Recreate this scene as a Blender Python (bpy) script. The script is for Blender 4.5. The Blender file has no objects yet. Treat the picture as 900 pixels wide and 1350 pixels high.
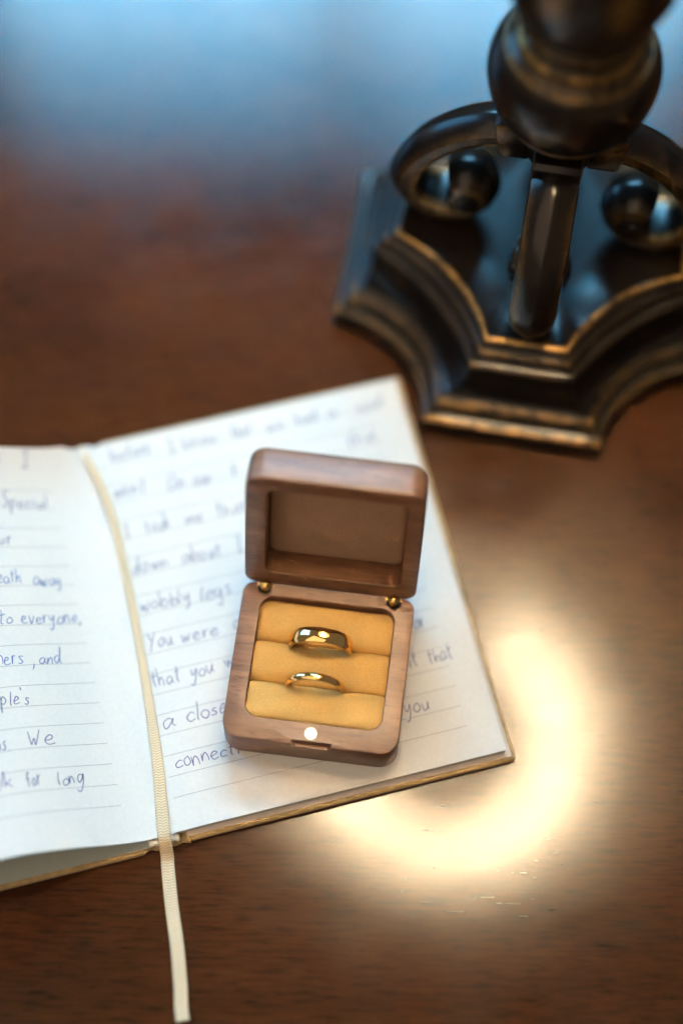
import bpy, bmesh, math, random
from mathutils import Vector, Matrix
random.seed(7)
scene = bpy.context.scene
COL = scene.collection
S = 0.001                                   # everything below is written in millimetres
rad = math.radians

# ------------------------------------------------------------------ camera
cam_data = bpy.data.cameras.new("camera")
cam = bpy.data.objects.new("camera", cam_data)
COL.objects.link(cam)
scene.camera = cam
E_, R_ = rad(65.607), rad(1.197)
fw = Vector((0, math.cos(E_), -math.sin(E_)))
up0 = Vector((0, math.sin(E_), math.cos(E_)))
rt0 = Vector((1, 0, 0))
rt = rt0 * math.cos(R_) + up0 * math.sin(R_)
upv = up0 * math.cos(R_) - rt0 * math.sin(R_)
m3 = Matrix((rt, upv, -fw)).transposed()
cam.matrix_world = Matrix.Translation((0, 0, 0.57058)) @ m3.to_4x4()
cam_data.sensor_fit = 'HORIZONTAL'
cam_data.sensor_width = 24.0
cam_data.lens = 67.26
cam_data.clip_start = 0.01
cam_data.clip_end = 50
cam_data.dof.use_dof = True
cam_data.dof.focus_distance = 0.5815
cam_data.dof.aperture_fstop = 1.75

# ------------------------------------------------------------------ world, window light, exposure
world = bpy.data.worlds.new("World")
scene.world = world
world.use_nodes = True
bg = world.node_tree.nodes["Background"]
bg.inputs[0].default_value = (1.0, 0.84, 0.68, 1)
bg.inputs[1].default_value = 0.12

def area(name, loc, target, sx, sy, power, color):
    l = bpy.data.lights.new(name, 'AREA')
    l.shape = 'RECTANGLE'; l.size = sx; l.size_y = sy
    l.energy = power; l.color = color
    o = bpy.data.objects.new(name, l); COL.objects.link(o)
    o.location = loc
    o.rotation_euler = (Vector(target) - Vector(loc)).to_track_quat('-Z', 'Y').to_euler()
    return o

# the window the table stands in front of, two casements with a mullion between
WC = (0.25, 0.66, 1.0)
for wx in (-0.25, 0.23):
    area("window_light", (wx, 1.62, 1.22), (wx, 0, 1.22), 0.44, 0.50, 18.5, WC)          # lower sash, open sky
    area("window_fade_light", (wx, 1.62, 1.60), (wx, 0, 1.60), 0.44, 0.24, 3.7, (0.07, 0.56, 1.0))      # dimmer upper tier, added to fade the window's reflection on the table
# the side window of the same room
area("side_window_light", (-1.55, 1.40, 1.05), (0, 1.40, 1.05), 1.0, 1.4, 25.0, (0.17, 0.56, 1.0))

# warm fill light added to brighten the pages, behind the camera
area("warm_fill_light", (-0.75, -0.85, 1.9), (0, 0.2, 0), 2.4, 2.4, 19.0, (1.0, 0.76, 0.52))

vs = scene.view_settings
vs.view_transform = 'Standard'
vs.look = 'None'
vs.exposure = 0.36
vs.gamma = 1.0
vs.use_curve_mapping = False
scene.cycles.use_denoising = True
scene.cycles.max_bounces = 10
scene.cycles.sample_clamp_indirect = 40.0
scene.cycles.caustics_reflective = False
scene.cycles.caustics_refractive = False

# ------------------------------------------------------------------ materials
def new_mat(name):
    m = bpy.data.materials.new(name)
    m.use_nodes = True
    nt = m.node_tree
    b = nt.nodes["Principled BSDF"]
    return m, nt, b

def N(nt, typ, **kw):
    n = nt.nodes.new(typ)
    for k, v in kw.items():
        if k.startswith("i_"):
            n.inputs[k[2:].replace("_", " ")].default_value = v
        else:
            setattr(n, k, v)
    return n

def ramp(nt, fac, stops):
    r = nt.nodes.new("ShaderNodeValToRGB")
    el = r.color_ramp.elements
    while len(el) < len(stops):
        el.new(0.5)
    for e, (p, c) in zip(el, stops):
        e.position = p
        e.color = (c[0], c[1], c[2], 1)
    nt.links.new(fac, r.inputs[0])
    return r.outputs[0]

def coords(nt, scale=(1, 1, 1), rot=(0, 0, 0), kind="Object"):
    tc = nt.nodes.new("ShaderNodeTexCoord")
    mp = nt.nodes.new("ShaderNodeMapping")
    mp.inputs["Scale"].default_value = scale
    mp.inputs["Rotation"].default_value = rot
    nt.links.new(tc.outputs[kind], mp.inputs[0])
    return mp.outputs[0]

def noise(nt, vec, scale=5, detail=4, rough=0.55, dist=0.0):
    n = nt.nodes.new("ShaderNodeTexNoise")
    n.inputs["Scale"].default_value = scale
    n.inputs["Detail"].default_value = detail
    n.inputs["Roughness"].default_value = rough
    n.inputs["Distortion"].default_value = dist
    nt.links.new(vec, n.inputs["Vector"])
    return n.outputs[0]

def bump(nt, h, strength, dist, bsdf, sock="Normal"):
    b = nt.nodes.new("ShaderNodeBump")
    b.inputs["Strength"].default_value = strength
    b.inputs["Distance"].default_value = dist
    nt.links.new(h, b.inputs["Height"])
    nt.links.new(b.outputs[0], bsdf.inputs[sock])
    return b

def mixc(nt, fac, a, b, mode='MIX'):
    m = nt.nodes.new("ShaderNodeMix")
    m.data_type = 'RGBA'; m.blend_type = mode
    for sock, v in ((m.inputs[0], fac), (m.inputs[6], a), (m.inputs[7], b)):
        if isinstance(v, (int, float)):
            sock.default_value = v
        elif isinstance(v, tuple):
            sock.default_value = (*v, 1)
        else:
            nt.links.new(v, sock)
    return m.outputs[2]

def math_(nt, op, a, b=0.0):
    m = nt.nodes.new("ShaderNodeMath"); m.operation = op
    for s_, v in ((m.inputs[0], a), (m.inputs[1], b)):
        if isinstance(v, (int, float)): s_.default_value = v
        else: nt.links.new(v, s_)
    return m.outputs[0]

def mat_table():
    m, nt, b = new_mat("varnished_table_wood")
    v = coords(nt, (1.2, 4.0, 1.0), (0, 0, rad(-4)))
    big = noise(nt, v, 6.0, 5, 0.6, 0.8)
    v2 = coords(nt, (95, 820, 40), (0, 0, rad(-4)))
    fine = noise(nt, v2, 1.0, 4, 0.65, 0.3)
    v3 = coords(nt, (3, 4.5, 3))
    blot = noise(nt, v3, 3.2, 3, 0.5, 0.4)
    c1 = ramp(nt, big, [(0.30, (0.034, 0.0110, 0.0033)), (0.52, (0.050, 0.0166, 0.0052)), (0.75, (0.068, 0.0232, 0.0076))])
    c2 = ramp(nt, fine, [(0.30, (0.30, 0.27, 0.25)), (0.50, (1, 1, 1)), (0.75, (1.5, 1.4, 1.3))])
    c3 = ramp(nt, blot, [(0.3, (0.78, 0.77, 0.77)), (0.7, (1.15, 1.12, 1.1))])
    col = mixc(nt, 0.75, c1, c2, 'MULTIPLY')
    col = mixc(nt, 0.8, col, c3, 'MULTIPLY')
    nt.links.new(col, b.inputs["Base Color"])
    rr = ramp(nt, blot, [(0.2, (0.42,) * 3), (0.8, (0.52,) * 3)])
    nt.links.new(rr, b.inputs["Roughness"])
    b.inputs["IOR"].default_value = 1.45
    b.inputs["Specular IOR Level"].default_value = 0.0
    b.inputs["Coat Weight"].default_value = 1.0
    b.inputs["Coat IOR"].default_value = 1.42
    cr = ramp(nt, noise(nt, coords(nt, (12, 30, 10)), 5, 4, 0.6), [(0.3, (0.10,) * 3), (0.7, (0.16,) * 3)])
    nt.links.new(cr, b.inputs["Coat Roughness"])
    v4 = coords(nt, (60, 1100, 40), (0, 0, rad(-4)))
    pores = noise(nt, v4, 1.0, 3, 0.6)
    bm_ = bump(nt, pores, 0.06, 0.00035, b)
    return m

def mat_walnut():
    m, nt, b = new_mat("walnut_wood")
    v = coords(nt, (25, 190, 190), (rad(4), rad(3), rad(2)))
    g = noise(nt, v, 1.0, 5, 0.6, 0.9)
    v2 = coords(nt, (170, 1500, 1500), (0, 0, rad(3)))
    pores = noise(nt, v2, 1.0, 2, 0.6)
    c1 = ramp(nt, g, [(0.28, (0.100, 0.042, 0.020)), (0.5, (0.176, 0.080, 0.039)), (0.72, (0.250, 0.124, 0.064))])
    c2 = ramp(nt, pores, [(0.30, (0.28, 0.23, 0.20)), (0.43, (1, 1, 1))])
    nt.links.new(mixc(nt, 0.7, c1, c2, 'MULTIPLY'), b.inputs["Base Color"])
    b.inputs["Roughness"].default_value = 0.42
    b.inputs["Specular IOR Level"].default_value = 0.55
    bump(nt, pores, 0.25, 0.0002, b)
    return m

def mat_fabric(name, c_dark, c_light, grain=1500, sheen=0.35, bmp=0.5):
    m, nt, b = new_mat(name)
    v = coords(nt)
    f = noise(nt, v, grain, 3, 0.7)
    l = noise(nt, v, 120, 3, 0.5)
    col = ramp(nt, f, [(0.3, c_dark), (0.7, c_light)])
    col = mixc(nt, 0.5, col, ramp(nt, l, [(0.3, (0.86, 0.84, 0.82)), (0.7, (1.08, 1.07, 1.06))]), 'MULTIPLY')
    nt.links.new(col, b.inputs["Base Color"])
    b.inputs["Roughness"].default_value = 0.9
    b.inputs["Specular IOR Level"].default_value = 0.15
    b.inputs["Sheen Weight"].default_value = sheen
    b.inputs["Sheen Roughness"].default_value = 0.4
    b.inputs["Sheen Tint"].default_value = (*c_light, 1)
    bump(nt, f, bmp, 0.0002, b)
    return m

def mat_gold():
    m, nt, b = new_mat("polished_gold")
    b.inputs["Metallic"].default_value = 1.0
    b.inputs["Base Color"].default_value = (0.95, 0.64, 0.26, 1)
    s = noise(nt, coords(nt, (900, 900, 900)), 1.0, 3, 0.6)
    nt.links.new(ramp(nt, s, [(0.3, (0.07,) * 3), (0.8, (0.14,) * 3)]), b.inputs["Roughness"])
    return m

def mat_brass():
    m, nt, b = new_mat("hinge_brass")
    b.inputs["Metallic"].default_value = 1.0
    b.inputs["Base Color"].default_value = (0.62, 0.40, 0.13, 1)
    b.inputs["Roughness"].default_value = 0.24
    return m

def mat_steel():
    m, nt, b = new_mat("magnet_nickel")
    b.inputs["Metallic"].default_value = 1.0
    b.inputs["Base Color"].default_value = (0.93, 0.93, 0.92, 1)
    b.inputs["Roughness"].default_value = 0.42
    return m

def mat_bronze():
    m, nt, b = new_mat("dark_bronze")
    v = coords(nt)
    n1 = noise(nt, v, 90, 4, 0.6)
    n2 = noise(nt, coords(nt, (900, 900, 160)), 1.0, 3, 0.65)
    dark = ramp(nt, n1, [(0.3, (0.0030, 0.0022, 0.0020)), (0.7, (0.0075, 0.0050, 0.0038))])
    dark = mixc(nt, ramp(nt, n2, [(0.55, (0, 0, 0)), (0.78, (0.35,) * 3)]), dark, (0.030, 0.017, 0.008))
    at = nt.nodes.new("ShaderNodeAttribute"); at.attribute_name = "wear"
    wn = noise(nt, v, 210, 4, 0.65)
    w = math_(nt, 'MULTIPLY', at.outputs["Fac"], ramp(nt, wn, [(0.36, (0.12,) * 3), (0.60, (1,) * 3)]))
    nt.links.new(mixc(nt, w, dark, (0.42, 0.235, 0.07)), b.inputs["Base Color"])
    nt.links.new(math_(nt, 'ADD', math_(nt, 'MULTIPLY', w, 0.8), 0.0), b.inputs["Metallic"])
    nt.links.new(ramp(nt, n1, [(0.2, (0.26,) * 3), (0.8, (0.36,) * 3)]), b.inputs["Roughness"])
    b.inputs["Specular IOR Level"].default_value = 0.16
    b.inputs["Coat Weight"].default_value = 0.28
    b.inputs["Coat Roughness"].default_value = 0.17
    bump(nt, n1, 0.12, 0.0006, b)
    return m

def mat_paper(name="notebook_paper", col=(0.78, 0.76, 0.725)):
    m, nt, b = new_mat(name)
    v = coords(nt)
    f = noise(nt, v, 900, 4, 0.7)
    l = noise(nt, v, 25, 3, 0.5)
    c = mixc(nt, 0.6, ramp(nt, f, [(0.3, tuple(x * 0.95 for x in col)), (0.7, tuple(min(1, x * 1.03) for x in col))]),
             ramp(nt, l, [(0.3, (0.97, 0.97, 0.96)), (0.7, (1.02, 1.02, 1.02))]), 'MULTIPLY')
    nt.links.new(c, b.inputs["Base Color"])
    b.inputs["Roughness"].default_value = 0.85
    b.inputs["Specular IOR Level"].default_value = 0.2
    bump(nt, f, 0.12, 0.0001, b)
    return m

def mat_page_edges():
    m, nt, b = new_mat("page_edges")
    v = coords(nt, (10, 10, 5200))
    f = noise(nt, v, 1.0, 2, 0.6)
    nt.links.new(ramp(nt, f, [(0.3, (0.42, 0.38, 0.33)), (0.7, (0.80, 0.77, 0.71))]), b.inputs["Base Color"])
    b.inputs["Roughness"].default_value = 0.9
    bump(nt, f, 0.6, 0.0003, b)
    return m

def mat_flat(name, col, rough=0.7):
    m, nt, b = new_mat(name)
    f = noise(nt, coords(nt), 1200, 3, 0.7)
    nt.links.new(ramp(nt, f, [(0.25, tuple(x * 0.75 for x in col)), (0.75, tuple(min(1, x * 1.2) for x in col))]), b.inputs["Base Color"])
    b.inputs["Roughness"].default_value = rough
    b.inputs["Specular IOR Level"].default_value = 0.2
    return m

def mat_ink(name, col, pale):
    m, nt, b = new_mat(name)
    f = noise(nt, coords(nt), 420, 3, 0.7)
    nt.links.new(ramp(nt, f, [(0.35, col), (0.75, pale)]), b.inputs["Base Color"])
    b.inputs["Roughness"].default_value = 0.6
    return m

def mat_cloth():
    m, nt, b = new_mat("gold_cover_cloth")
    v = coords(nt)
    w1 = nt.nodes.new("ShaderNodeTexWave"); w1.bands_direction = 'X'; w1.inputs["Scale"].default_value = 560
    w2 = nt.nodes.new("ShaderNodeTexWave"); w2.bands_direction = 'Y'; w2.inputs["Scale"].default_value = 560
    w1.inputs["Distortion"].default_value = 1.0; w2.inputs["Distortion"].default_value = 1.0
    nt.links.new(v, w1.inputs[0]); nt.links.new(v, w2.inputs[0])
    h = math_(nt, 'MULTIPLY', w1.outputs[1], w2.outputs[1])
    n = noise(nt, v, 300, 3, 0.6)
    c = ramp(nt, n, [(0.3, (0.40, 0.265, 0.11)), (0.7, (0.60, 0.43, 0.21))])
    c = mixc(nt, 0.45, c, ramp(nt, h, [(0, (0.55,) * 3), (0.6, (1.1,) * 3)]), 'MULTIPLY')
    nt.links.new(c, b.inputs["Base Color"])
    b.inputs["Roughness"].default_value = 0.75
    b.inputs["Sheen Weight"].default_value = 0.2
    bump(nt, h, 0.6, 0.0003, b)
    return m

def mat_ribbon():
    m, nt, b = new_mat("ribbon_weave")
    tc = nt.nodes.new("ShaderNodeTexCoord")
    sp = nt.nodes.new("ShaderNodeSeparateXYZ"); nt.links.new(tc.outputs["UV"], sp.inputs[0])
    # chevron weave: rows along the ribbon, slanted left and right of four ribs
    tri = math_(nt, 'PINGPONG', math_(nt, 'MULTIPLY', sp.outputs[0], 4.0), 1.0)
    ph = math_(nt, 'ADD', math_(nt, 'MULTIPLY', sp.outputs[1], 1.0), math_(nt, 'MULTIPLY', tri, 0.55))
    h = math_(nt, 'ABSOLUTE', math_(nt, 'SINE', math_(nt, 'MULTIPLY', ph, math.pi)))
    c = ramp(nt, h, [(0.0, (0.40, 0.26, 0.12)), (0.45, (0.78, 0.60, 0.37)), (1.0, (0.88, 0.73, 0.50))])
    nt.links.new(c, b.inputs["Base Color"])
    b.inputs["Roughness"].default_value = 0.5
    b.inputs["Sheen Weight"].default_value = 0.3
    bump(nt, h, 0.7, 0.0003, b)
    return m

def mat_shade():
    m, nt, b = new_mat("shade_linen")
    out = nt.nodes["Material Output"]
    v = coords(nt, (1, 1, 1))
    f = noise(nt, v, 500, 3, 0.6)
    c = ramp(nt, f, [(0.3, (0.78, 0.72, 0.62)), (0.7, (0.86, 0.81, 0.72))])
    nt.links.new(c, b.inputs["Base Color"])
    b.inputs["Roughness"].default_value = 0.9
    tr = nt.nodes.new("ShaderNodeBsdfTranslucent")
    tr.inputs[0].default_value = (0.55, 0.42, 0.28, 1)
    mx = nt.nodes.new("ShaderNodeMixShader"); mx.inputs[0].default_value = 0.15
    nt.links.new(b.outputs[0], mx.inputs[1]); nt.links.new(tr.outputs[0], mx.inputs[2])
    nt.links.new(mx.outputs[0], out.inputs[0])
    return m

def mat_bulb():
    m, nt, b = new_mat("lit_bulb")
    b.inputs["Base Color"].default_value = (1, 0.95, 0.85, 1)
    b.inputs["Emission Color"].default_value = (1.0, 0.84, 0.62, 1)
    b.inputs["Emission Strength"].default_value = BULB
    return m

BULB = 880.0
LIN = 0.0
def mat_lit_lining():
    m, nt, b = new_mat("lit_shade_lining")
    b.inputs["Base Color"].default_value = (0.8, 0.74, 0.64, 1)
    b.inputs["Roughness"].default_value = 0.9
    b.inputs["Emission Color"].default_value = (1.0, 0.78, 0.48, 1)
    b.inputs["Emission Strength"].default_value = LIN
    return m
M = dict(lit=mat_lit_lining(), table=mat_table(), walnut=mat_walnut(), gold=mat_gold(), brass=mat_brass(), steel=mat_steel(),
         bronze=mat_bronze(), paper=mat_paper(), edges=mat_page_edges(), cloth=mat_cloth(), ribbon=mat_ribbon(),
         shade=mat_shade(), bulb=mat_bulb(),
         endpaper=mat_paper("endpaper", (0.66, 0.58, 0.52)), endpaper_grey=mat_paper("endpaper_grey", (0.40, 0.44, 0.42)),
         thread=mat_flat("headband_thread", (0.78, 0.75, 0.68)),
         suede=mat_fabric("tan_microsuede", (0.66, 0.40, 0.125), (0.80, 0.505, 0.175), 2100, 0.3, 0.4),
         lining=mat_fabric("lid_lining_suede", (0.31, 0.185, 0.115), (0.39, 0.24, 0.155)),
         rule=mat_flat("ruling_print", (0.34, 0.32, 0.33)),
         ink_violet=mat_ink("violet_ink", (0.035, 0.042, 0.18), (0.12, 0.13, 0.33)),
         ink_blue=mat_ink("blue_ink", (0.03, 0.09, 0.32), (0.10, 0.19, 0.44)))

# ------------------------------------------------------------------ mesh helpers
def mesh_obj(name, verts, faces, mat, parent=None, smooth=True, angle=40, mtx=None):
    me = bpy.data.meshes.new(name)
    me.from_pydata([(x * S, y * S, z * S) for x, y, z in verts], [], faces)
    me.update()
    bm = bmesh.new(); bm.from_mesh(me)
    bmesh.ops.remove_doubles(bm, verts=bm.verts, dist=1e-7)
    bmesh.ops.recalc_face_normals(bm, faces=bm.faces)
    bm.to_mesh(me); bm.free()
    if smooth:
        me.polygons.foreach_set("use_smooth", [True] * len(me.polygons))
        me.set_sharp_from_angle(angle=rad(angle))
    me.materials.append(M[mat])
    o = bpy.data.objects.new(name, me)
    COL.objects.link(o)
    if parent: o.parent = parent
    if mtx is not None: o.matrix_local = mtx
    return o

def empty(name, loc, label, cat, rotz=0.0, group=None):
    o = bpy.data.objects.new(name, None)
    COL.objects.link(o)
    o.empty_display_size = 0.01
    o.location = Vector(loc) * S
    o.rotation_euler = (0, 0, rotz)
    o["label"] = label; o["category"] = cat
    if group: o["group"] = group
    return o

def loft(rings, close_first=True, close_last=True):
    """rings: lists of equal length, closed loops"""
    n = len(rings[0]); V = []; F = []
    for r in rings: V += r
    for i in range(len(rings) - 1):
        for j in range(n):
            k = (j + 1) % n
            F.append((i * n + j, i * n + k, (i + 1) * n + k, (i + 1) * n + j))
    if close_first: F.append(tuple(range(n))[::-1])
    if close_last: F.append(tuple(range((len(rings) - 1) * n, len(rings) * n)))
    return V, F

def rrect(x0, x1, y0, y1, r, z, n=7, r2=None):
    pts = []
    q = r if r2 is None else r2                 # r at the low-y corners, r2 at the high-y corners
    for cx, cy, a0, r in ((x1 - r, y0 + r, -90, r), (x1 - q, y1 - q, 0, q), (x0 + q, y1 - q, 90, q), (x0 + r, y0 + r, 180, r)):
        for i in range(n + 1):
            a = rad(a0 + 90 * i / n)
            pts.append((cx + r * math.cos(a), cy + r * math.sin(a), z))
    return pts

def lathe(prof, n=48, axis='Z', c=(0, 0, 0)):
    rings = []
    for r, z in prof:
        ring = []
        for j in range(n):
            a = 2 * math.pi * j / n
            ring.append((c[0] + r * math.cos(a), c[1] + r * math.sin(a), c[2] + z))
        rings.append(ring)
    return rings

def catmull(pts, n=8):
    out = []
    P = [pts[0]] + list(pts) + [pts[-1]]
    for i in range(1, len(P) - 2):
        p0, p1, p2, p3 = [Vector(q) for q in P[i - 1:i + 3]]
        for k in range(n):
            t = k / n
            out.append(0.5 * ((2 * p1) + (p2 - p0) * t + (2 * p0 - 5 * p1 + 4 * p2 - p3) * t * t + (3 * p1 - p0 - 3 * p2 + p3) * t ** 3))
    out.append(Vector(pts[-1]))
    return out

def interp(x, xs, ys):
    if x <= xs[0]: return ys[0]
    for i in range(len(xs) - 1):
        if x <= xs[i + 1]:
            t = (x - xs[i]) / (xs[i + 1] - xs[i])
            return ys[i] + (ys[i + 1] - ys[i]) * t
    return ys[-1]

def boolean_cut(o, cutters):
    """subtract cutter meshes and bake the result into the object's mesh"""
    for c in cutters:
        md = o.modifiers.new("cut", 'BOOLEAN'); md.operation = 'DIFFERENCE'; md.solver = 'EXACT'; md.object = c
    dg = bpy.context.evaluated_depsgraph_get()
    me = bpy.data.meshes.new_from_object(o.evaluated_get(dg))
    o.modifiers.clear()
    o.data = me
    me.polygons.foreach_set("use_smooth", [True] * len(me.polygons))
    me.set_sharp_from_angle(angle=rad(35))
    for c in cutters: bpy.data.objects.remove(c)

# ------------------------------------------------------------------ table
tv = []; tf = []
xs = [-1300, -500, -200, 0, 200, 500, 1300]; ys = [-900, -200, 0, 200, 400, 600, 1150]
rings = [rrect(-1000, 1000, -700, 950, 20, z) for z in (-32, -3)] + [rrect(-997, 997, -697, 947, 20, 0)]
V, F = loft(rings)
table = mesh_obj("table_top", V, F, "table", angle=30)
table["kind"] = "structure"

# ------------------------------------------------------------------ notebook
PU, PV, PYAW = -47.77, 149.13, rad(15.51)
notebook = empty("notebook", (PU, PV, 0), "open gold cloth notebook with handwritten ruled pages under the ring box", "notebook", PYAW)
HP = 6.0
PW, PL = 103.6, 133.0
ZU = [-110, -100, -90, -75, -58, -51, -44, -38, -32, -27, -19, -13, -8, -3, 0, 2, 5, 9, 200]
ZZ = [14, 16.5, 20, 23.5, 24.6, 23.9, 23.0, 21, 18, 15, 10.3, 7, 5.9, 5.5, 5.3, 5.5, 5.8, 6, 6]

def zs_raw(u): return interp(u, ZU, ZZ)
def surf(u, v):
    z = sum(zs_raw(u + d) for d in (-3, -1.5, 0, 1.5, 3)) / 5.0
    if u < 0:                                   # the sheets arch a little higher towards the head of the book
        t = max(0.0, (v - 112) / 21.0)
        z += 5.0 * t * t * min(1.0, -u / 9.0)
    else:
        z += 0.35 * max(0, (u - 70) / 34) ** 2  # loose fore-edge corner
    return z

def sheet(name, u0, u1, v0, v1, thick, mat, parent, nu=60, nv=30, zfun=surf, smooth=True, floor=None):
    V = []; F = []
    for side in (0, 1):
        for i in range(nu + 1):
            u = u0 + (u1 - u0) * i / nu
            for j in range(nv + 1):
                v = v0 + (v1 - v0) * j / nv
                z = zfun(u, v)
                if side: z = floor if floor is not None else z - thick
                V.append((u, v, z))
    A = (nu + 1) * (nv + 1); k = nv + 1
    for i in range(nu):
        for j in range(nv):
            a = i * k + j
            F.append((a, a + k, a + k + 1, a + 1)); F.append((A + a, A + a + 1, A + a + k + 1, A + a + k))
    for i in range(nu):
        for j in (0, nv):
            a = i * k + j; F.append((a, A + a, A + a + k, a + k))
    for j in range(nv):
        for i in (0, nu):
            a = i * k + j; F.append((a, a + 1, A + a + 1, A + a))
    o = mesh_obj(name, V, F, mat, parent, smooth, 40)
    return o

# covers: two cloth boards and the spine strip
def board(name, u0, u1, v0, v1, z0, z1):
    r = 1.6
    rings = [rrect(u0 + .7, u1 - .7, v0 + .7, v1 - .7, r, z0), rrect(u0, u1, v0, v1, r, z0 + .8),
             rrect(u0, u1, v0, v1, r, z1 - .9), rrect(u0 + .25, u1 - .25, v0 + .25, v1 - .25, r, z1 - .3),
             rrect(u0 + .9, u1 - .9, v0 + .9, v1 - .9, r, z1)]
    V, F = loft(rings)
    return mesh_obj(name, V, F, "cloth", notebook, True, 60)
back_cover = board("back_cover", 3.2, 106.6, -2.6, 136.0, 0.15, 2.7)
front_cover = board("front_cover", -110.5, -9.6, -3.4, 136.0, 0.15, 2.7)
V = []; F = []
sp = [(-10.2, 2.2), (-9, 2.5), (-8.2, 1.5), (-7.2, 1.3), (-6.2, 2.3), (-4.5, 2.7), (-2.5, 2.75), (-0.5, 2.4), (0.8, 1.5), (1.7, 1.4), (2.7, 2.4), (3.8, 2.3)]
sp = [(p.x, p.y) for p in catmull([(a, b, 0) for a, b in sp], 4)]
nv = 40; n = len(sp)
for s_ in (0, 1):
    for j in range(nv + 1):
        v = -2.6 + 138.2 * j / nv
        wob = 0.25 * math.sin(j * 1.7) + 0.15 * math.sin(j * 3.9)
        for (u, z) in sp:
            edge = 0.5 if j in (0, nv) else 0
            V.append((u, v + 0.35 * math.sin(u * 1.3), (z + wob * 0.3 - edge) if s_ == 0 else max(0.1, z - 2.0 + edge * .3)))
A = (nv + 1) * n
for j in range(nv):
    for i in range(n - 1):
        a = j * n + i
        F.append((a, a + 1, a + n + 1, a + n)); F.append((A + a, A + a + n, A + a + n + 1, A + a + 1))
for j in (0, nv):
    for i in range(n - 1):
        a = j * n + i; F.append((a, A + a, A + a + 1, a + 1))
mesh_obj("spine", V, F, "cloth", notebook, True, 70)
# glued endpapers on the boards
sheet("endpaper", 3.0, 105.2, -1.3, 134.9, 0.2, "endpaper", back_cover, 4, 4, lambda u, v: 2.9, False)
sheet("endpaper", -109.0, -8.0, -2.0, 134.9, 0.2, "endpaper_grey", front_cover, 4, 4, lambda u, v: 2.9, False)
# headbands at the two ends of the spine
for v0, v1 in ((-2.3, 0.4), (132.6, 135.2)):
    rings = []
    for i in range(13):
        u = -8.8 + 9.6 * i / 12
        rr_ = 1.15 + 0.22 * math.sin(i * 2.4)
        rings.append([(u, (v0 + v1) / 2 + rr_ * math.cos(2 * math.pi * k / 10), 3.2 + 0.4 * math.sin(i * 0.9) + rr_ * math.sin(2 * math.pi * k / 10)) for k in range(10)])
    V, F = loft(rings)
    mesh_obj("headband", V, F, "thread", notebook, True, 80)

# leaves
right_pages = sheet("right_page", -0.6, PW, 0.0, PL, 0.35, "paper", notebook, 70, 24)
right_block = sheet("page_block", 0.6, PW - 0.25, 0.15, PL - 0.15, 0, "edges", notebook, 50, 16, lambda u, v: surf(u, v) - 0.36, True, 2.95)
left_pages = sheet("left_page", -104.0, -7.4, -0.4, PL, 0.28, "paper", notebook, 90, 30)
sheet("left_leaf_under", -103.6, -0.1, -0.2, PL - 0.2, 0.5, "paper", notebook, 90, 30, lambda u, v: surf(u, v) - 0.42)

# printed rules, slightly proud strips on each page
def strip_mesh(name, polylines, width, mat, parent, lift, zfun=surf):
    V = []; F = []
    for pl in polylines:
        P2 = [Vector((p[0], p[1])) for p in pl]
        n = len(P2); base = len(V)
        for i, p in enumerate(P2):
            d = (P2[min(i + 1, n - 1)] - P2[max(i - 1, 0)])
            if d.length < 1e-9: d = Vector((1, 0))
            d.normalize(); nn = Vector((-d.y, d.x))
            w = width(i, n) if callable(width) else width
            for s_ in (-1, 1):
                q = p + nn * (w / 2 * s_)
                V.append((q.x, q.y, zfun(q.x, q.y) + lift))
        for i in range(n - 1):
            a = base + 2 * i; F.append((a, a + 1, a + 3, a + 2))
    me = bpy.data.meshes.new(name)
    me.from_pydata([(x * S, y * S, z * S) for x, y, z in V], [], F); me.update()
    me.materials.append(M[mat])
    o = bpy.data.objects.new(name, me); COL.objects.link(o); o.parent = parent
    return o
for k in range(18):
    v = 10.5 + 6.72 * k
    strip_mesh("ruled_line", [[(1.6 + 92.5 * i / 30, v) for i in range(31)]], 0.15, "rule", right_pages, 0.03)
    v = 11.5 + 6.74 * k
    strip_mesh("ruled_line", [[(-98 + 83.8 * i / 50, v) for i in range(51)]], 0.15, "rule", left_pages, 0.04)

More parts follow.
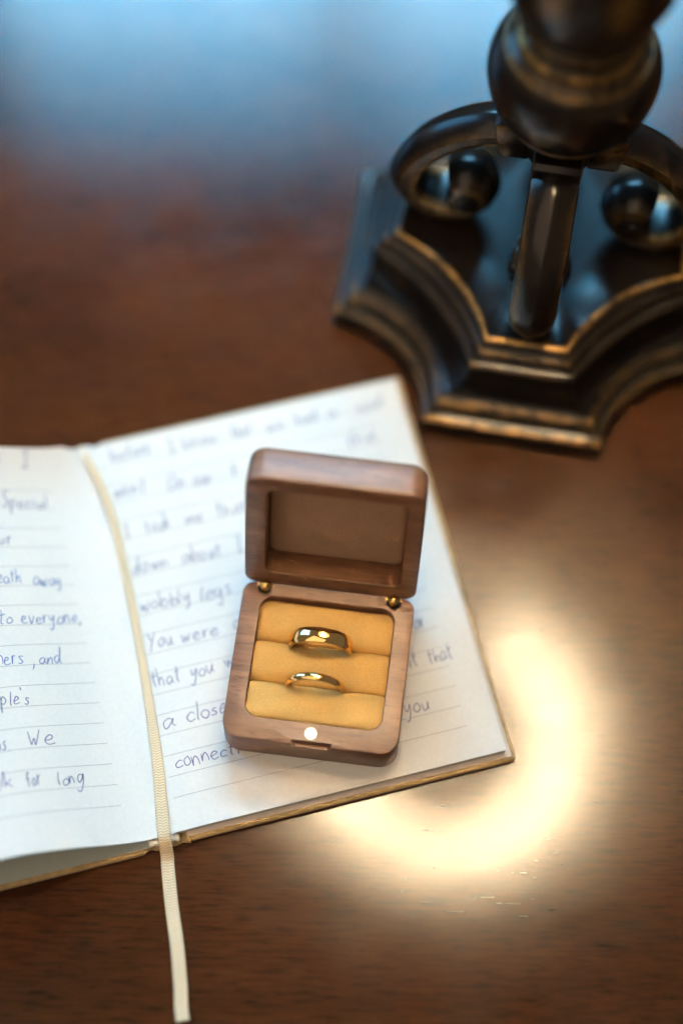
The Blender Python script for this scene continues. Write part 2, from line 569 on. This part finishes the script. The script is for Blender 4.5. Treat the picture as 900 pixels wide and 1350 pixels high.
# handwriting: a small single-stroke alphabet (x-height 1)
G = {
 'a': (1.0, [[(.85,.85),(.5,1),(.1,.65),(.12,.15),(.4,.0),(.75,.4),(.86,.9),(.86,.3),(1.05,0)]]),
 'b': (.95, [[(.12,2),(.1,1),(.1,.05),(.2,.6),(.55,.95),(.85,.55),(.6,.02),(.12,.12)]]),
 'c': (.85, [[(.8,.85),(.45,1),(.06,.5),(.3,0),(.88,.18)]]),
 'd': (1.0, [[(.8,.8),(.4,.95),(.06,.45),(.32,0),(.7,.35),(.86,1.2),(.88,2),(.86,.3),(1.02,0)]]),
 'e': (.85, [[(.1,.45),(.6,.62),(.72,.9),(.4,1.05),(.08,.55),(.3,0),(.88,.22)]]),
 'f': (.75, [[(.75,1.75),(.5,1.95),(.32,1.5),(.3,.6),(.28,-.1)],[(0,.95),(.35,1),(.68,1.05)]]),
 'g': (.95, [[(.75,.85),(.4,1),(.06,.5),(.35,.05),(.7,.5),(.8,.95),(.78,0),(.6,-.85),(.3,-.95),(.08,-.7)]]),
 'h': (.9, [[(.12,2),(.1,1),(.08,0),(.2,.6),(.52,.95),(.72,.6),(.8,0)]]),
 'i': (.4, [[(.15,1),(.13,.3),(.28,0)],[(.16,1.45),(.2,1.52)]]),
 'k': (.85, [[(.12,2),(.1,1),(.08,0)],[(.75,1.05),(.4,.62),(.14,.45),(.45,.25),(.82,0)]]),
 'l': (.4, [[(.18,2),(.14,1),(.12,.25),(.3,0)]]),
 'm': (1.25, [[(.05,1),(.08,0),(.15,.6),(.4,.98),(.52,.6),(.54,0),(.62,.6),(.88,.98),(1.02,.5),(1.08,0)]]),
 'n': (.9, [[(.05,1),(.08,0),(.18,.6),(.5,1),(.7,.6),(.76,0)]]),
 'o': (.9, [[(.5,1),(.12,.65),(.16,.12),(.52,0),(.82,.4),(.68,.9),(.42,1)]]),
 'p': (.95, [[(.12,1),(.1,0),(.06,-.95),(.12,.4),(.5,1),(.82,.6),(.5,.05),(.14,.2)]]),
 'r': (.7, [[(.1,1),(.12,0),(.2,.6),(.42,.95),(.66,.92)]]),
 's': (.75, [[(.68,.9),(.4,1),(.2,.75),(.5,.45),(.58,.15),(.3,-.02),(.05,.12)]]),
 't': (.75, [[(.34,1.75),(.3,.9),(.28,.2),(.52,0)],[(.0,1.1),(.35,1.13),(.68,1.2)]]),
 'u': (.95, [[(.1,1),(.1,.35),(.32,0),(.62,.25),(.75,1),(.75,.25),(.92,0)]]),
 'v': (.8, [[(.05,1),(.2,.5),(.36,0),(.55,.5),(.72,1)]]),
 'w': (1.15, [[(.05,1),(.14,.4),(.28,0),(.5,.75),(.7,0),(.9,.5),(1.02,1)]]),
 'y': (.9, [[(.1,1),(.18,.45),(.42,.3),(.75,1)],[(.75,1),(.68,.2),(.5,-.7),(.25,-.95),(.05,-.7)]]),
 'I': (.9, [[(.42,1.9),(.4,1),(.38,0)],[(.05,1.88),(.42,1.9),(.82,1.95)],[(0,0),(.38,0),(.8,.04)]]),
 'S': (1.0, [[(.85,1.7),(.55,1.95),(.2,1.6),(.45,1.1),(.7,.6),(.5,.05),(.1,.2)]]),
 'W': (1.4, [[(.0,1.85),(.2,.9),(.36,0),(.52,.6),(.66,.9),(.8,0),(.98,.9),(1.08,1.9)]]),
 'Y': (1.1, [[(.05,1.8),(.25,1.3),(.5,.95)],[(1.0,1.9),(.7,1.2),(.4,.3),(.25,-.3)]]),
 'O': (1.15, [[(.6,1.8),(.15,1.3),(.12,.4),(.55,0),(.98,.6),(.95,1.4),(.5,1.8)]]),
 "'": (.3, [[(.1,2),(.2,1.6)]]), ',': (.4, [[(.22,.25),(.2,-.1),(.02,-.5)]]), '.': (.4, [[(.15,.05),(.2,.1)]]),
}
def write(word, u0, v0, u1, v1, xh):
    rnd = random.Random(hash_(word) + int(u0 * 10))
    tot = sum(G[c][0] + 0.12 for c in word)
    sx = (u1 - u0) / tot; x = 0.0; out = []
    slope = (v1 - v0) / max(1e-6, (u1 - u0))
    for c in word:
        w, strokes = G[c]
        h = xh * rnd.uniform(0.78, 1.15); dy = rnd.uniform(-.3, .35); sl = rnd.uniform(-.06, .22); sxc = sx * rnd.uniform(.86, 1.1)
        for st in strokes:
            pts = [(x * sx + (a + b * sl + rnd.uniform(-.06, .06)) * sxc, (b + rnd.uniform(-.08, .08)) * h + dy, 0) for a, b in st]
            pl = catmull(pts, 6)
            out.append([(u0 + p.x, v0 + p.y + p.x * slope) for p in pl])
        x += w + 0.12
    return out
def hash_(s_): return sum((i + 1) * ord(c) for i, c in enumerate(s_))
LEFT = [[("t",-29.9,127.8,-26.7,127.7),("I",-22.4,126.5,-19.4,126.6)],[("Special",-30.9,113.2,-16.7,113.0)],[("our",-36.2,100.3,-29.5,100.2)],
 [("breath",-39.7,87.1,-29.2,86.4),("away",-26.2,85.6,-17.5,85.5)],[("to",-38.4,72.7,-33.6,72.4),("everyone,",-31.8,72.6,-14.0,72.4)],
 [("others",-45.6,60.0,-33.4,59.1),(",",-31.2,58.2,-30.3,58.2),("and",-29.1,58.9,-22.5,59.0)],[("people's",-49.2,46.8,-33.8,45.6)],
 [("us.",-46.4,32.2,-41.9,31.8),("We",-37.0,32.6,-29.2,32.5)],[("talk",-51.8,20.8,-43.2,20.3),("for",-39.2,20.1,-35.3,20.1),("long",-30.7,19.4,-23.2,19.4)]]
RIGHT = [[("before",6.1,126.1,19.5,125.8),("I",25.2,124.4,27.7,124.4),("knew",30.2,124.8,42.0,124.7),("that",46.3,124.8,53.3,125.0),("we",58.0,124.2,64.5,124.3),("had",68.1,124.2,75.8,124.3),("a",78.9,124.1,82.8,124.3),("soul",88.5,124.0,98.4,124.1)],
 [("went.",4.2,113.0,16.7,112.7),("On",21.8,111.0,28.1,111.0),("our",30.2,110.9,37.0,110.9),("f",43.1,110.8,46.1,110.8),("the",82.3,112.2,93.2,112.4)],
 [("I",5.0,99.0,7.2,99.0),("took",11.9,98.3,20.4,98.4),("me",24.8,98.1,30.8,98.2),("that",35.6,98.1,45.7,98.3)],
 [("down",4.6,85.3,16.8,85.3),("about",20.9,85.1,34.1,85.0),("I",38.8,84.6,41.0,84.6)],
 [("wobbly",4.4,72.0,21.1,72.0),("legs",23.7,71.2,34.3,71.2)],
 [("You",4.2,59.1,12.5,59.0),("were",14.8,58.6,26.8,58.7),("a",31.6,59.1,35.0,59.0)],
 [("that",2.8,46.6,12.2,46.6),("you",14.9,46.7,23.1,46.7),("w",26.2,47.2,29.8,47.2),("or",86.6,45.2,90.8,45.2)],
 [("a",3.1,32.8,7.9,32.7),("close",10.8,32.7,24.0,32.9),("it",82.0,33.0,85.7,33.0),("that",88.4,33.0,96.5,33.0)],
 [("connecti",4.0,19.2,24.7,19.2),("you",76.6,18.6,84.9,18.6)]]
for side, rows, page, lift in (("L", LEFT, left_pages, 0.07), ("R", RIGHT, right_pages, 0.06)):
    for row in rows:
        blue = side == "L" and row[0][0] in ("breath", "to", "others")
        for w in row:
          strip_mesh("handwritten_word", write(*w, xh=(2.55 if side == "L" else 2.7)), (lambda i, n: 0.32 - 0.09 * abs(2 * i / max(1, n - 1) - 1)), "ink_blue" if blue else "ink_violet", page, lift)

# ribbon bookmark lying in the gutter and hanging out over the table
rp = [(-3.0, 134.6, 4.6), (-1.2, 128, 6.6), (0.9, 118.5, 6.9), (2.2, 108, 6.6), (2.6, 98.7, 6.3), (2.3, 77.2, 6.1), (1.4, 53.8, 6.0), (-0.4, 26.3, 5.9),
      (-2.6, 8, 6.0), (-3.4, 2.0, 6.1), (-3.7, -0.8, 5.6), (-3.9, -3.0, 3.9), (-4.2, -5.6, 1.4), (-4.8, -9, 0.5), (-6.1, -20, 0.4), (-7.1, -32, 0.9), (-8.7, -44, 0.5), (-9.8, -50, 0.6), (-10.2, -54.2, 1.1)]
path = catmull(rp, 8)
L = 0; V = []; F = []; UV = []
nk = 6
for i, p in enumerate(path):
    d = (path[min(i + 1, len(path) - 1)] - path[max(i - 1, 0)]).normalized()
    if i: L += (p - path[i - 1]).length
    nn = Vector((d.y, -d.x, 0)).normalized()
    w = 2.5 + 1.5 * min(1, max(0, (60 - p.y) / 60))
    tilt = 0.35 * min(1, max(0, (p.y + 2) / 12))         # leans on the gutter slope
    for k in range(nk + 1):
        t = k / nk - 0.5
        q = p + nn * (w * t)
        V.append((q.x, q.y, q.z + tilt * w * t * 0.2 + 0.10 * math.cos(t * math.pi))); UV.append((k / nk, L / 0.85))
me = bpy.data.meshes.new("ribbon_bookmark")
k1 = nk + 1
for i in range(len(path) - 1):
    for k in range(nk):
        a = i * k1 + k; F.append((a, a + 1, a + k1 + 1, a + k1))
me.from_pydata([(x * S, y * S, z * S) for x, y, z in V], [], F); me.update()
uvl = me.uv_layers.new(name="UVMap")
for lp in me.loops: uvl.data[lp.index].uv = UV[lp.vertex_index]
me.polygons.foreach_set("use_smooth", [True] * len(me.polygons))
me.materials.append(M["ribbon"])
ro = bpy.data.objects.new("ribbon_bookmark", me); COL.objects.link(ro); ro.parent = notebook
ro["label"] = "cream woven ribbon trailing off the page onto the table"
sm = ro.modifiers.new("thickness", 'SOLIDIFY'); sm.thickness = 0.00022; sm.offset = 0

# ------------------------------------------------------------------ ring box
BX, BY, BYAW = -28.73, 225.32, rad(-6.07)
HB, HL, D = 14.9, 12.7, 50.6
U0, U1 = -0.9, 52.4
box = empty("ring_box", (BX, BY, HP + 0.15), "open walnut ring box with tan cushion lying on the notebook", "ring box", BYAW)
# local frame: x along the hinge, y towards the back (front is -y), z up
def B_(u, v, z): return (u, -v, z)
rings = [rrect(U0 + 1.6, U1 - 1.6, -D + 1.6, -1.0, 4.4, 0.0, r2=2.4), rrect(U0 + .5, U1 - .5, -D + .5, -.3, 5.4, 0.5, r2=3.2), rrect(U0, U1, -D, 0, 5.8, 1.6, r2=3.6),
         rrect(U0, U1, -D, 0, 5.8, HB - 0.6, r2=3.6), rrect(U0 + .18, U1 - .18, -D + .18, -.08, 5.6, HB - 0.15, r2=3.5), rrect(U0 + .6, U1 - .6, -D + .6, -.25, 5.2, HB, r2=3.2),
         rrect(4.9, 47.0, -43.8, -3.9, 4.6, HB), rrect(5.2, 46.7, -43.5, -4.2, 4.4, HB - 0.3), rrect(5.2, 46.7, -43.5, -4.2, 4.4, 3.0)]
V, F = loft(rings)
base = mesh_obj("base", V, F, "walnut", box, True, 35)
bpy.context.view_layer.update()
cz = HB - 2.4
cut1 = mesh_obj("cutter", *loft([[(19.9, -D - 3, HB + 1), (33.1, -D - 3, HB + 1), (33.1, -49.2, HB + 1), (19.9, -49.2, HB + 1)],
                                 [(21.6, -D - 3, cz), (31.4, -D - 3, cz), (31.4, -49.2, cz), (21.6, -49.2, cz)]]), "walnut", box, False)
cutters = [cut1]
HINGES = (5.9, 45.8)
for hx in HINGES:
    rr2 = lathe([(2.35, 9.5), (2.35, HB + 2)], 20, c=(hx, -1.75, 0))
    cutters.append(mesh_obj("cutter", *loft(rr2), "walnut", box, False))
bpy.context.view_layer.update()
boolean_cut(base, cutters)
# thin wood floor of the notch is darker inside on its own because it is recessed
# cushions
def pad(v0, v1, zt, drop):
    nu, nv = 34, 16; V = []; F = []
    ua, ub = 5.25, 46.65
    for i in range(nu + 1):
        s_ = i / nu * 2 - 1
        u = (ua + ub) / 2 + (ub - ua) / 2 * s_
        for j in range(nv + 1):
            t = j / nv * 2 - 1
            # cosine spacing keeps the rounded shoulders smooth
            tt = math.sin(t * math.pi / 2)
            v = (v0 + v1) / 2 + (v1 - v0) / 2 * tt
            f = (1 - abs(tt) ** 2.6) ** 0.5 if abs(tt) < 1 else 0
            g = (1 - abs(s_) ** 14) ** 0.5 if abs(s_) < 1 else 0
            z = zt - drop * (1 - f) - 0.9 * (1 - g) + 0.12 * math.sin(u * 0.55 + v0) * f + 0.08 * math.sin(v * 0.9 + u * 0.2) * f
            near = min(abs(v - 17.7), abs(v - 31.2))
            z -= 1.1 * math.exp(-((abs(u - 25.2) - 9.2) / 2.6) ** 2) * math.exp(-(near / 2.6) ** 2)
            V.append(B_(u, v, z))
    k = nv + 1
    for i in range(nu):
        for j in range(nv):
            a = i * k + j; F.append((a, a + 1, a + k + 1, a + k))
    # skirt
    loop = [i * k for i in range(nu + 1)] + [nu * k + j for j in range(1, nv + 1)] + [i * k + nv for i in range(nu - 1, -1, -1)] + [j for j in range(nv - 1, 0, -1)]
    b0 = len(V)
    for a in loop: V.append((V[a][0], V[a][1], 3.05))
    n = len(loop)
    for i in range(n):
        F.append((loop[i], loop[(i + 1) % n], b0 + (i + 1) % n, b0 + i))
    F.append(tuple(range(b0, b0 + n)))
    return mesh_obj("cushion_pad", V, F, "suede", box, True, 60)
pad(4.3, 17.62, HB - 1.2, 3.6)
pad(17.78, 31.12, HB - 0.9, 3.6)
pad(31.28, 43.4, HB - 0.75, 2.2)
# magnets, hinges
def disc(name, c, r, h, mat, parent, nrm='Z'):
    prof = [(0.01, 0), (r, 0), (r, h - .12), (r - .15, h), (0.01, h)]
    V, F = loft(lathe(prof, 28), True, True)
    o = mesh_obj(name, V, F, mat, parent, True, 30)
    o.location = Vector(c) * S
    return o
disc("magnet", (26.0, -46.8, HB - 1.2), 1.95, 1.24, "steel", box)
for hx in HINGES:
    prof = [(0.02, -2.05), (0.7, -1.95), (1.25, -1.6), (1.65, -1.1), (1.88, -.55), (1.95, 0), (1.88, .55), (1.65, 1.1), (1.25, 1.6), (0.7, 1.95), (0.02, 2.05)]
    V, F = loft(lathe(prof, 24, c=(hx, -1.25, HB + 0.25)))
    h = mesh_obj("hinge", V, F, "brass", box, True, 60)
    # pin through the knuckle
    pr = [[(hx + x, -1.0 + 0.55 * math.cos(a), HB + 0.2 + 0.55 * math.sin(a)) for a in [2 * math.pi * i / 12 for i in range(12)]] for x in (-2.6, 2.6)]
    mesh_obj("hinge_pin", *loft(pr), "brass", h, True, 40)
# lid: local x along hinge, y from hinge towards its free edge, z out of the open face (depth is -z)
la = rad(104.9)
lidv = Vector((0, -math.cos(la), math.sin(la)))
lidn = Vector((0, math.sin(la), math.cos(la)))
lm = Matrix(((1, 0, 0), (0, lidv.y, -lidn.y), (0, lidv.z, -lidn.z))).to_4x4()
lm.translation = Vector((0, -0.12, HB - 0.32)) * S
rings = [rrect(U0 + 2.2, U1 - 2.2, 2.2, D - 2.2, 2.4, -HL, r2=3.6), rrect(U0 + .9, U1 - .9, .9, D - .9, 3.0, -HL + .35, r2=4.6), rrect(U0 + .25, U1 - .25, .25, D - .25, 3.4, -HL + 1.1, r2=5.2), rrect(U0, U1, 0, D, 3.6, -HL + 2.2, r2=5.4),
         rrect(U0, U1, 0, D, 3.6, -0.9, r2=5.4), rrect(U0 + .2, U1 - .2, .06, D - .25, 3.5, -0.25, r2=5.2), rrect(U0 + .75, U1 - .75, .2, D - .8, 3.2, 0, r2=4.8),
         rrect(5.3, 47.6, 5.6, 45.3, 3.2, 0), rrect(5.6, 47.3, 5.9, 45.0, 2.9, -0.3), rrect(5.6, 47.3, 5.9, 45.0, 2.9, -9.3)]
V, F = loft(rings)
lid = mesh_obj("lid", V, F, "walnut", box, True, 35, lm)
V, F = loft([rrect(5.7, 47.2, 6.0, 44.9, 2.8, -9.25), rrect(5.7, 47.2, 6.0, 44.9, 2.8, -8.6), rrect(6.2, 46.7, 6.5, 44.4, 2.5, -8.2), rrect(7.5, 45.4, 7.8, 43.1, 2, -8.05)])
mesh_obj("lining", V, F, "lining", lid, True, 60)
d = disc("magnet", (26.0, 47.6, -1.15), 1.9, 1.1, "steel", lid)

# ------------------------------------------------------------------ rings
bm_yaw = Matrix.Rotation(BYAW, 4, 'Z')
def ring(name, u, v, zc, R, width, thick, label):
    # cross-section: domed outside, slightly rounded inside; axis along the box depth
    sec = []
    nn = 14
    for i in range(nn + 1):
        t = i / nn * 2 - 1
        sec.append((R - 0.34 * thick * abs(t) ** 2.6, t * width / 2))
    for i in range(7):
        t = 1 - i / 6 * 2
        sec.append((R - thick - 0.0 + 0.22 * thick * abs(t) ** 3, t * (width / 2 - 0.12)))
    n = 120; V = []; F = []; k = len(sec)
    for j in range(n):
        a = 2 * math.pi * j / n
        for r, y in sec: V.append((r * math.cos(a), y, r * math.sin(a)))
    for j in range(n):
        for i in range(k):
            a = j * k + i; b = j * k + (i + 1) % k; c = ((j + 1) % n) * k
            F.append((a, b, c + (i + 1) % k, c + i))
    o = mesh_obj(name, V, F, "gold", None, True, 50)
    p = bm_yaw @ Vector((u, -v, 0))
    o.location = Vector((BX + p.x, BY + p.y, HP + 0.15 + zc)) * S
    o.rotation_euler = (0, 0, BYAW)
    o["label"] = label; o["category"] = "ring"
    return o
ring("wedding_ring", 25.2, 17.7, HB - 2.1, 10.0, 4.7, 1.7, "wide domed gold wedding band in the cushion slot nearer the lid")
ring("wedding_ring", 25.2, 31.2, HB - 1.5, 9.15, 2.3, 1.45, "thin gold wedding band in the cushion slot nearer the magnet")

# ------------------------------------------------------------------ table lamp
AX, AY, AYAW = 65.1, 349.1, rad(-8.6)
lamp = empty("table_lamp", (AX, AY, 0), "dark bronze table lamp with scroll legs on a moulded base behind the notebook", "lamp", AYAW)

def set_wear(o, fn):
    at = o.data.attributes.new("wear", 'FLOAT', 'POINT')
    for i, v in enumerate(o.data.vertices):
        at.data[i].value = fn(v.co.x / S, v.co.y / S, v.co.z / S)

def outline(R, w, z, nf=8, na=18):
    m = 26.0 + (R - 46.7) * (40.6 - 26.0) / 18.3
    pts = []
    for q in range(4):
        ca, sa = [(1, 0), (0, 1), (-1, 0), (0, -1)][q]
        side = []
        for i in range(nf): side.append((-w + 2 * w * i / nf, -R))
        # concave arc from (w,-R) through (m,-m) to (R,-w)
        p0 = Vector((w, -R)); p2 = Vector((R, -w)); pm = Vector((m, -m))
        half = (p2 - p0).length / 2
        sag = ((p0 + p2) / 2 - pm).length
        rad_ = (half * half + sag * sag) / (2 * max(1e-4, sag))
        out = Vector((1, -1)).normalized()
        cen = pm + out * rad_
        a0 = math.atan2(p0.y - cen.y, p0.x - cen.x); a1 = math.atan2(p2.y - cen.y, p2.x - cen.x)
        da = (a1 - a0 + math.pi) % (2 * math.pi) - math.pi
        for i in range(na):
            a = a0 + da * i / na
            side.append((cen.x + rad_ * math.cos(a), cen.y + rad_ * math.sin(a)))
        for x, y in side: pts.append((x * ca - y * sa, x * sa + y * ca, z))
    return pts
prof = [(0.0, 65.2, 29.6, 0), (5.8, 65.4, 29.8, 0), (6.9, 65.2, 29.6, .15), (7.6, 64.6, 29.2, 1), (8.0, 63.6, 28.5, .5), (8.1, 62.6, 27.9, 0),
        (8.2, 61.9, 27.4, 0), (9.3, 61.7, 27.2, 0), (10.6, 61.3, 26.9, .1), (11.8, 60.4, 26.3, .5), (12.6, 59.2, 25.4, .5), (13.0, 58.3, 24.4, .15), (13.1, 57.6, 23.6, 0),
        (15.0, 56.4, 21.8, 0), (18.0, 55.3, 19.6, 0), (21.5, 54.6, 18.0, 0), (25.0, 54.3, 17.0, 0), (27.6, 54.3, 16.6, 0),
        (28.2, 55.0, 16.8, .1), (29.2, 55.2, 16.8, .1), (30.1, 54.7, 16.5, .14), (30.6, 53.6, 15.9, .08), (30.7, 52.6, 15.3, 0),
        (31.2, 51.9, 14.9, 0), (32.3, 51.9, 14.8, .06), (33.2, 51.5, 14.6, .18), (33.8, 50.5, 14.2, .2), (34.0, 49.4, 13.8, 0), (34.6, 48.6, 13.5, 0),
        (35.6, 48.2, 13.4, .1), (36.3, 47.4, 13.2, 1), (36.6, 46.6, 13.0, 1), (36.4, 45.9, 12.7, .2), (36.0, 45.3, 12.4, 0), (36.0, 30, 10, 0), (36.0, 12, 6, 0)]
rings = [outline(R, w, z) for z, R, w, _ in prof[:-2]]
npt = len(rings[0])
last = rings[-1]
for s_ in (0.6, 0.25): rings.append([(x * s_, y * s_, 36.0) for x, y, z in last])
V, F = loft(rings)
wears = {}
for (z, R, w, we), rg in zip(prof, rings):
    for i, p in enumerate(rg): wears[(round(p[0], 2), round(p[1], 2), round(p[2], 2))] = we * (1.0 if i % 26 <= 8 else (0.6 if z > 35 else 0.22)) * (1.0 if i <= 40 or i >= 86 else 0.12)
base_l = mesh_obj("base", V, F, "bronze", lamp, True, 50)
set_wear(base_l, lambda x, y, z: wears.get((round(x, 2), round(y, 2), round(z, 2)), 0))

# scroll legs: a rounded strap swept along a volute in the radial plane (r, z)
ctr = [(9, 86), (16, 87), (22, 86.2), (29, 82.8), (36.3, 77.0), (42.6, 69.0), (46.2, 60), (46.8, 52.5), (44.0, 46.0), (38.4, 42.8), (31.5, 42.4), (25.0, 45.2), (21.4, 51.0), (22.4, 57.2), (27.2, 59.6), (31.0, 57.2)]
cpath = catmull([(a, 0, b) for a, b in ctr], 7)
def leg_mesh(phi):
    V = []; rings = []; wr = []
    n = len(cpath)
    # strap section (x: outward normal of the curve, y: across): flat inside, faceted round outside
    sec = [(-0.62, -0.5), (-0.56, -0.94), (-0.25, -1.0), (0.18, -0.93), (0.55, -0.62), (0.80, -0.10), (0.80, 0.10), (0.55, 0.62), (0.18, 0.93), (-0.25, 1.0), (-0.56, 0.94), (-0.62, 0.5), (-0.62, 0)]
    for i, p in enumerate(cpath):
        d = (cpath[min(i + 1, n - 1)] - cpath[max(i - 1, 0)]).normalized()
        nrm = Vector((-d.z, 0, d.x))            # outward (left of travel): up on the shoulder
        t = i / (n - 1)
        th = 5.2 + 1.6 * min(1, max(0, (t - .25) / .2)) - 1.0 * max(0, (t - .7) / .3)
        hw = (7.6 if t > .12 else 7.0 + 0.6 * t / .12)
        hw = hw + (1.4 * max(0, (t - 0.55) / .45))
        if t < 0.10: th = 7.0
        ring_ = []
        for a, b in sec:
            q = p + nrm * (a * th)
            x, y, z = q.x, b * hw, q.z
            ring_.append((x, y, z)); wr.append(0.5 if abs(b) > .9 and a < -.3 else (0.12 if abs(b) > .9 else 0.0))
        rings.append(ring_)
    V, F = loft(rings)
    return V, F, wr
for q in range(4):
    phi = rad(-90 + 90 * q)
    V, F, wr = leg_mesh(phi)
    o = mesh_obj("leg", V, F, "bronze", lamp, True, 27)
    wd = {(round(v[0], 2), round(v[1], 2), round(v[2], 2)): w for v, w in zip(V, wr)}
    set_wear(o, lambda x, y, z: wd.get((round(x, 2), round(y, 2), round(z, 2)), 0))
    o.rotation_euler = (0, 0, phi)
    # volute eye: the rolled end of the strap
    pr = [(0.05, -10.0), (2.2, -10.0), (2.9, -9.7), (3.2, -9.2), (4.6, -9.2), (5.4, -8.8), (5.6, -8.2), (5.6, 8.2), (5.4, 8.8), (4.6, 9.2), (3.2, 9.2), (2.9, 9.7), (2.2, 10.0), (0.05, 10.0)]
    rg = [[(27.6 + r * math.cos(a), y, 51.8 + r * math.sin(a)) for a in [2 * math.pi * k / 28 for k in range(28)]] for r, y in pr]
    V, F = loft(rg)
    e = mesh_obj("volute", V, F, "bronze", o, True, 40)
    set_wear(e, lambda x, y, z: 0.0)
    # square block where the leg meets the body
    rg = [rrect(9.0, 18.2, -6.6, 6.6, 1.0, 78.5, 3), rrect(8.4, 19.0, -7.2, 7.2, 1.2, 80.0, 3), rrect(8.4, 20.6, -7.6, 7.6, 1.2, 93.5, 3), rrect(9.2, 19.2, -7, 7, 1.0, 95, 3)]
    V, F = loft(rg)
    blk = mesh_obj("bracket", V, F, "bronze", o, True, 40)
    set_wear(blk, lambda x, y, z: 0.5 if abs(y) > 7.1 and x > 18.8 else 0.0)
    pd = mesh_obj("foot", *loft(lathe([(0.05, 35.9), (5.6, 35.9), (5.6, 38.2), (4.6, 39.4), (4.2, 41.5), (0.05, 41.5)], 24, c=(36.5, 0, 0))), "bronze", o, True, 40)
    set_wear(pd, lambda x, y, z: 0.0)

# turned stem
sprof = [(0.05, 76, 0), (8, 76, 0), (11, 79, 0), (12, 84, 0), (13, 91, 0), (15.5, 95.5, 0), (17.5, 97.5, .1), (18.4, 99.5, 0), (21.4, 103.5, 0), (24.0, 108.5, 0), (25.3, 114, 0), (25.6, 118.5, 0), (24.9, 123, 0), (23.2, 127, 0), (20.8, 130.0, .12), (19.4, 131.0, .25),
         (18.8, 131.4, 0), (18.2, 132.0, .3), (17.8, 133.2, 1), (17.2, 134.2, 1), (16.6, 134.8, .3), (15.8, 135.6, 0), (15.6, 138, 0), (16.4, 140, 0), (18.2, 141.2, .1), (19.0, 142.8, .15), (18.6, 144.5, .1), (17.9, 145.4, 0),
         (18.6, 147, 0), (20.6, 150, 0), (22.8, 155, 0), (24.2, 162, 0), (24.6, 172, 0), (23.0, 186, 0), (19.0, 200, 0), (14, 216, 0), (10.5, 236, 0), (8.5, 262, 0), (8.0, 300, 0), (9, 326, 0), (13, 334, .4), (13, 340, .4), (7, 344, 0), (6, 356, 0), (0.05, 356, 0)]
pts = catmull([(r, w, z) for r, z, w in sprof], 3)
nseg = 64
rings = []; wr = {}
for p in pts:
    r = max(0.05, p.x); ring_ = []
    for j in range(nseg):
        a = 2 * math.pi * j / nseg
        leaf = 0.0
        if 150 < p.z < 196:                       # carved leaves on the vase
            leaf = 0.9 * abs(math.sin(4 * a)) * math.sin(math.pi * (p.z - 150) / 46)
        q = ((r + leaf) * math.cos(a), (r + leaf) * math.sin(a), p.z)
        ring_.append(q); wr[(round(q[0], 2), round(q[1], 2), round(q[2], 2))] = min(1, max(0, p.y)) + 0.35 * (leaf > .75)
    rings.append(ring_)
V, F = loft(rings)
stem = mesh_obj("stem", V, F, "bronze", lamp, True, 50)
set_wear(stem, lambda x, y, z: wr.get((round(x, 2), round(y, 2), round(z, 2)), 0))

for R0, r0, z0, we in ((17.3, 0.8, 134.2, 1.0), (21.3, 0.55, 129.6, 0.45), (19.2, 0.6, 143.4, 0.4), (18.6, 0.6, 99.2, 0.25)):
    prr = [[((R0 + r0 * math.cos(t)) * math.cos(a), (R0 + r0 * math.cos(t)) * math.sin(a), z0 + r0 * math.sin(t)) for a in [2 * math.pi * k / 64 for k in range(64)]] for t in [2 * math.pi * k / 10 for k in range(10)]]
    V, F = loft(prr + [prr[0]], False, False)
    cl = mesh_obj("collar", V, F, "bronze", lamp, True, 60)
    set_wear(cl, lambda x, y, z: we)

# socket cup, bulb and shade carry the light (above the picture, mirrored in the varnish)
V, F = loft(lathe([(0.05, 354), (10, 354), (11, 440), (13, 485), (22, 493), (42, 501), (53.4, 515), (54, 518), (52.8, 518), (41, 503), (14, 498), (0.05, 498)], 40))
socket = mesh_obj("socket_cup", V, F, "bronze", lamp, True, 40)
V, F = loft(lathe([(0.05, 499), (8, 500), (9, 509), (14, 519), (17.5, 529), (18, 537), (15.5, 545), (9, 551), (0.05, 553)], 24))
mesh_obj("light_bulb", V, F, "bulb", socket, True, 60)
RB, RT, ZB, ZT = 142.0, 32.0, 400.0, 625.0
def tube_wall(name, prof, mat, parent):
    V, F = [], []
    n = 64
    rg = lathe(prof, n)
    for r in rg: V += r
    for i in range(len(rg)):
        for j in range(n):
            k = (j + 1) % n; i2 = (i + 1) % len(rg)
            F.append((i * n + j, i * n + k, i2 * n + k, i2 * n + j))
    return mesh_obj(name, V, F, mat, parent, True, 50)
shade = tube_wall("shade", [(RB, ZB), (RT, ZT), (RT - 1.2, ZT), (RB - 1.2, ZB)], "shade", lamp)
tube_wall("lining", [(RB - 1.5, ZB + .4), (RT - 1.5, ZT - .4), (RT - 2.0, ZT - .4), (RB - 2.0, ZB + .4)], "lit", shade)
for a in (0, 120, 240):                           # spider arms that hang the shade on the cup
    rg = []
    for x, z in ((53, 517), (48, 560), (RT - 4, ZT - 9), (RT + .5, ZT - 6)):
        rg.append([(x, 1.1 * math.cos(t), z + 1.1 * math.sin(t)) for t in [2 * math.pi * k / 8 for k in range(8)]])
    s_ = mesh_obj("spider_arm", *loft(rg), "brass", shade, True, 60)
    s_.rotation_euler = (0, 0, rad(a))
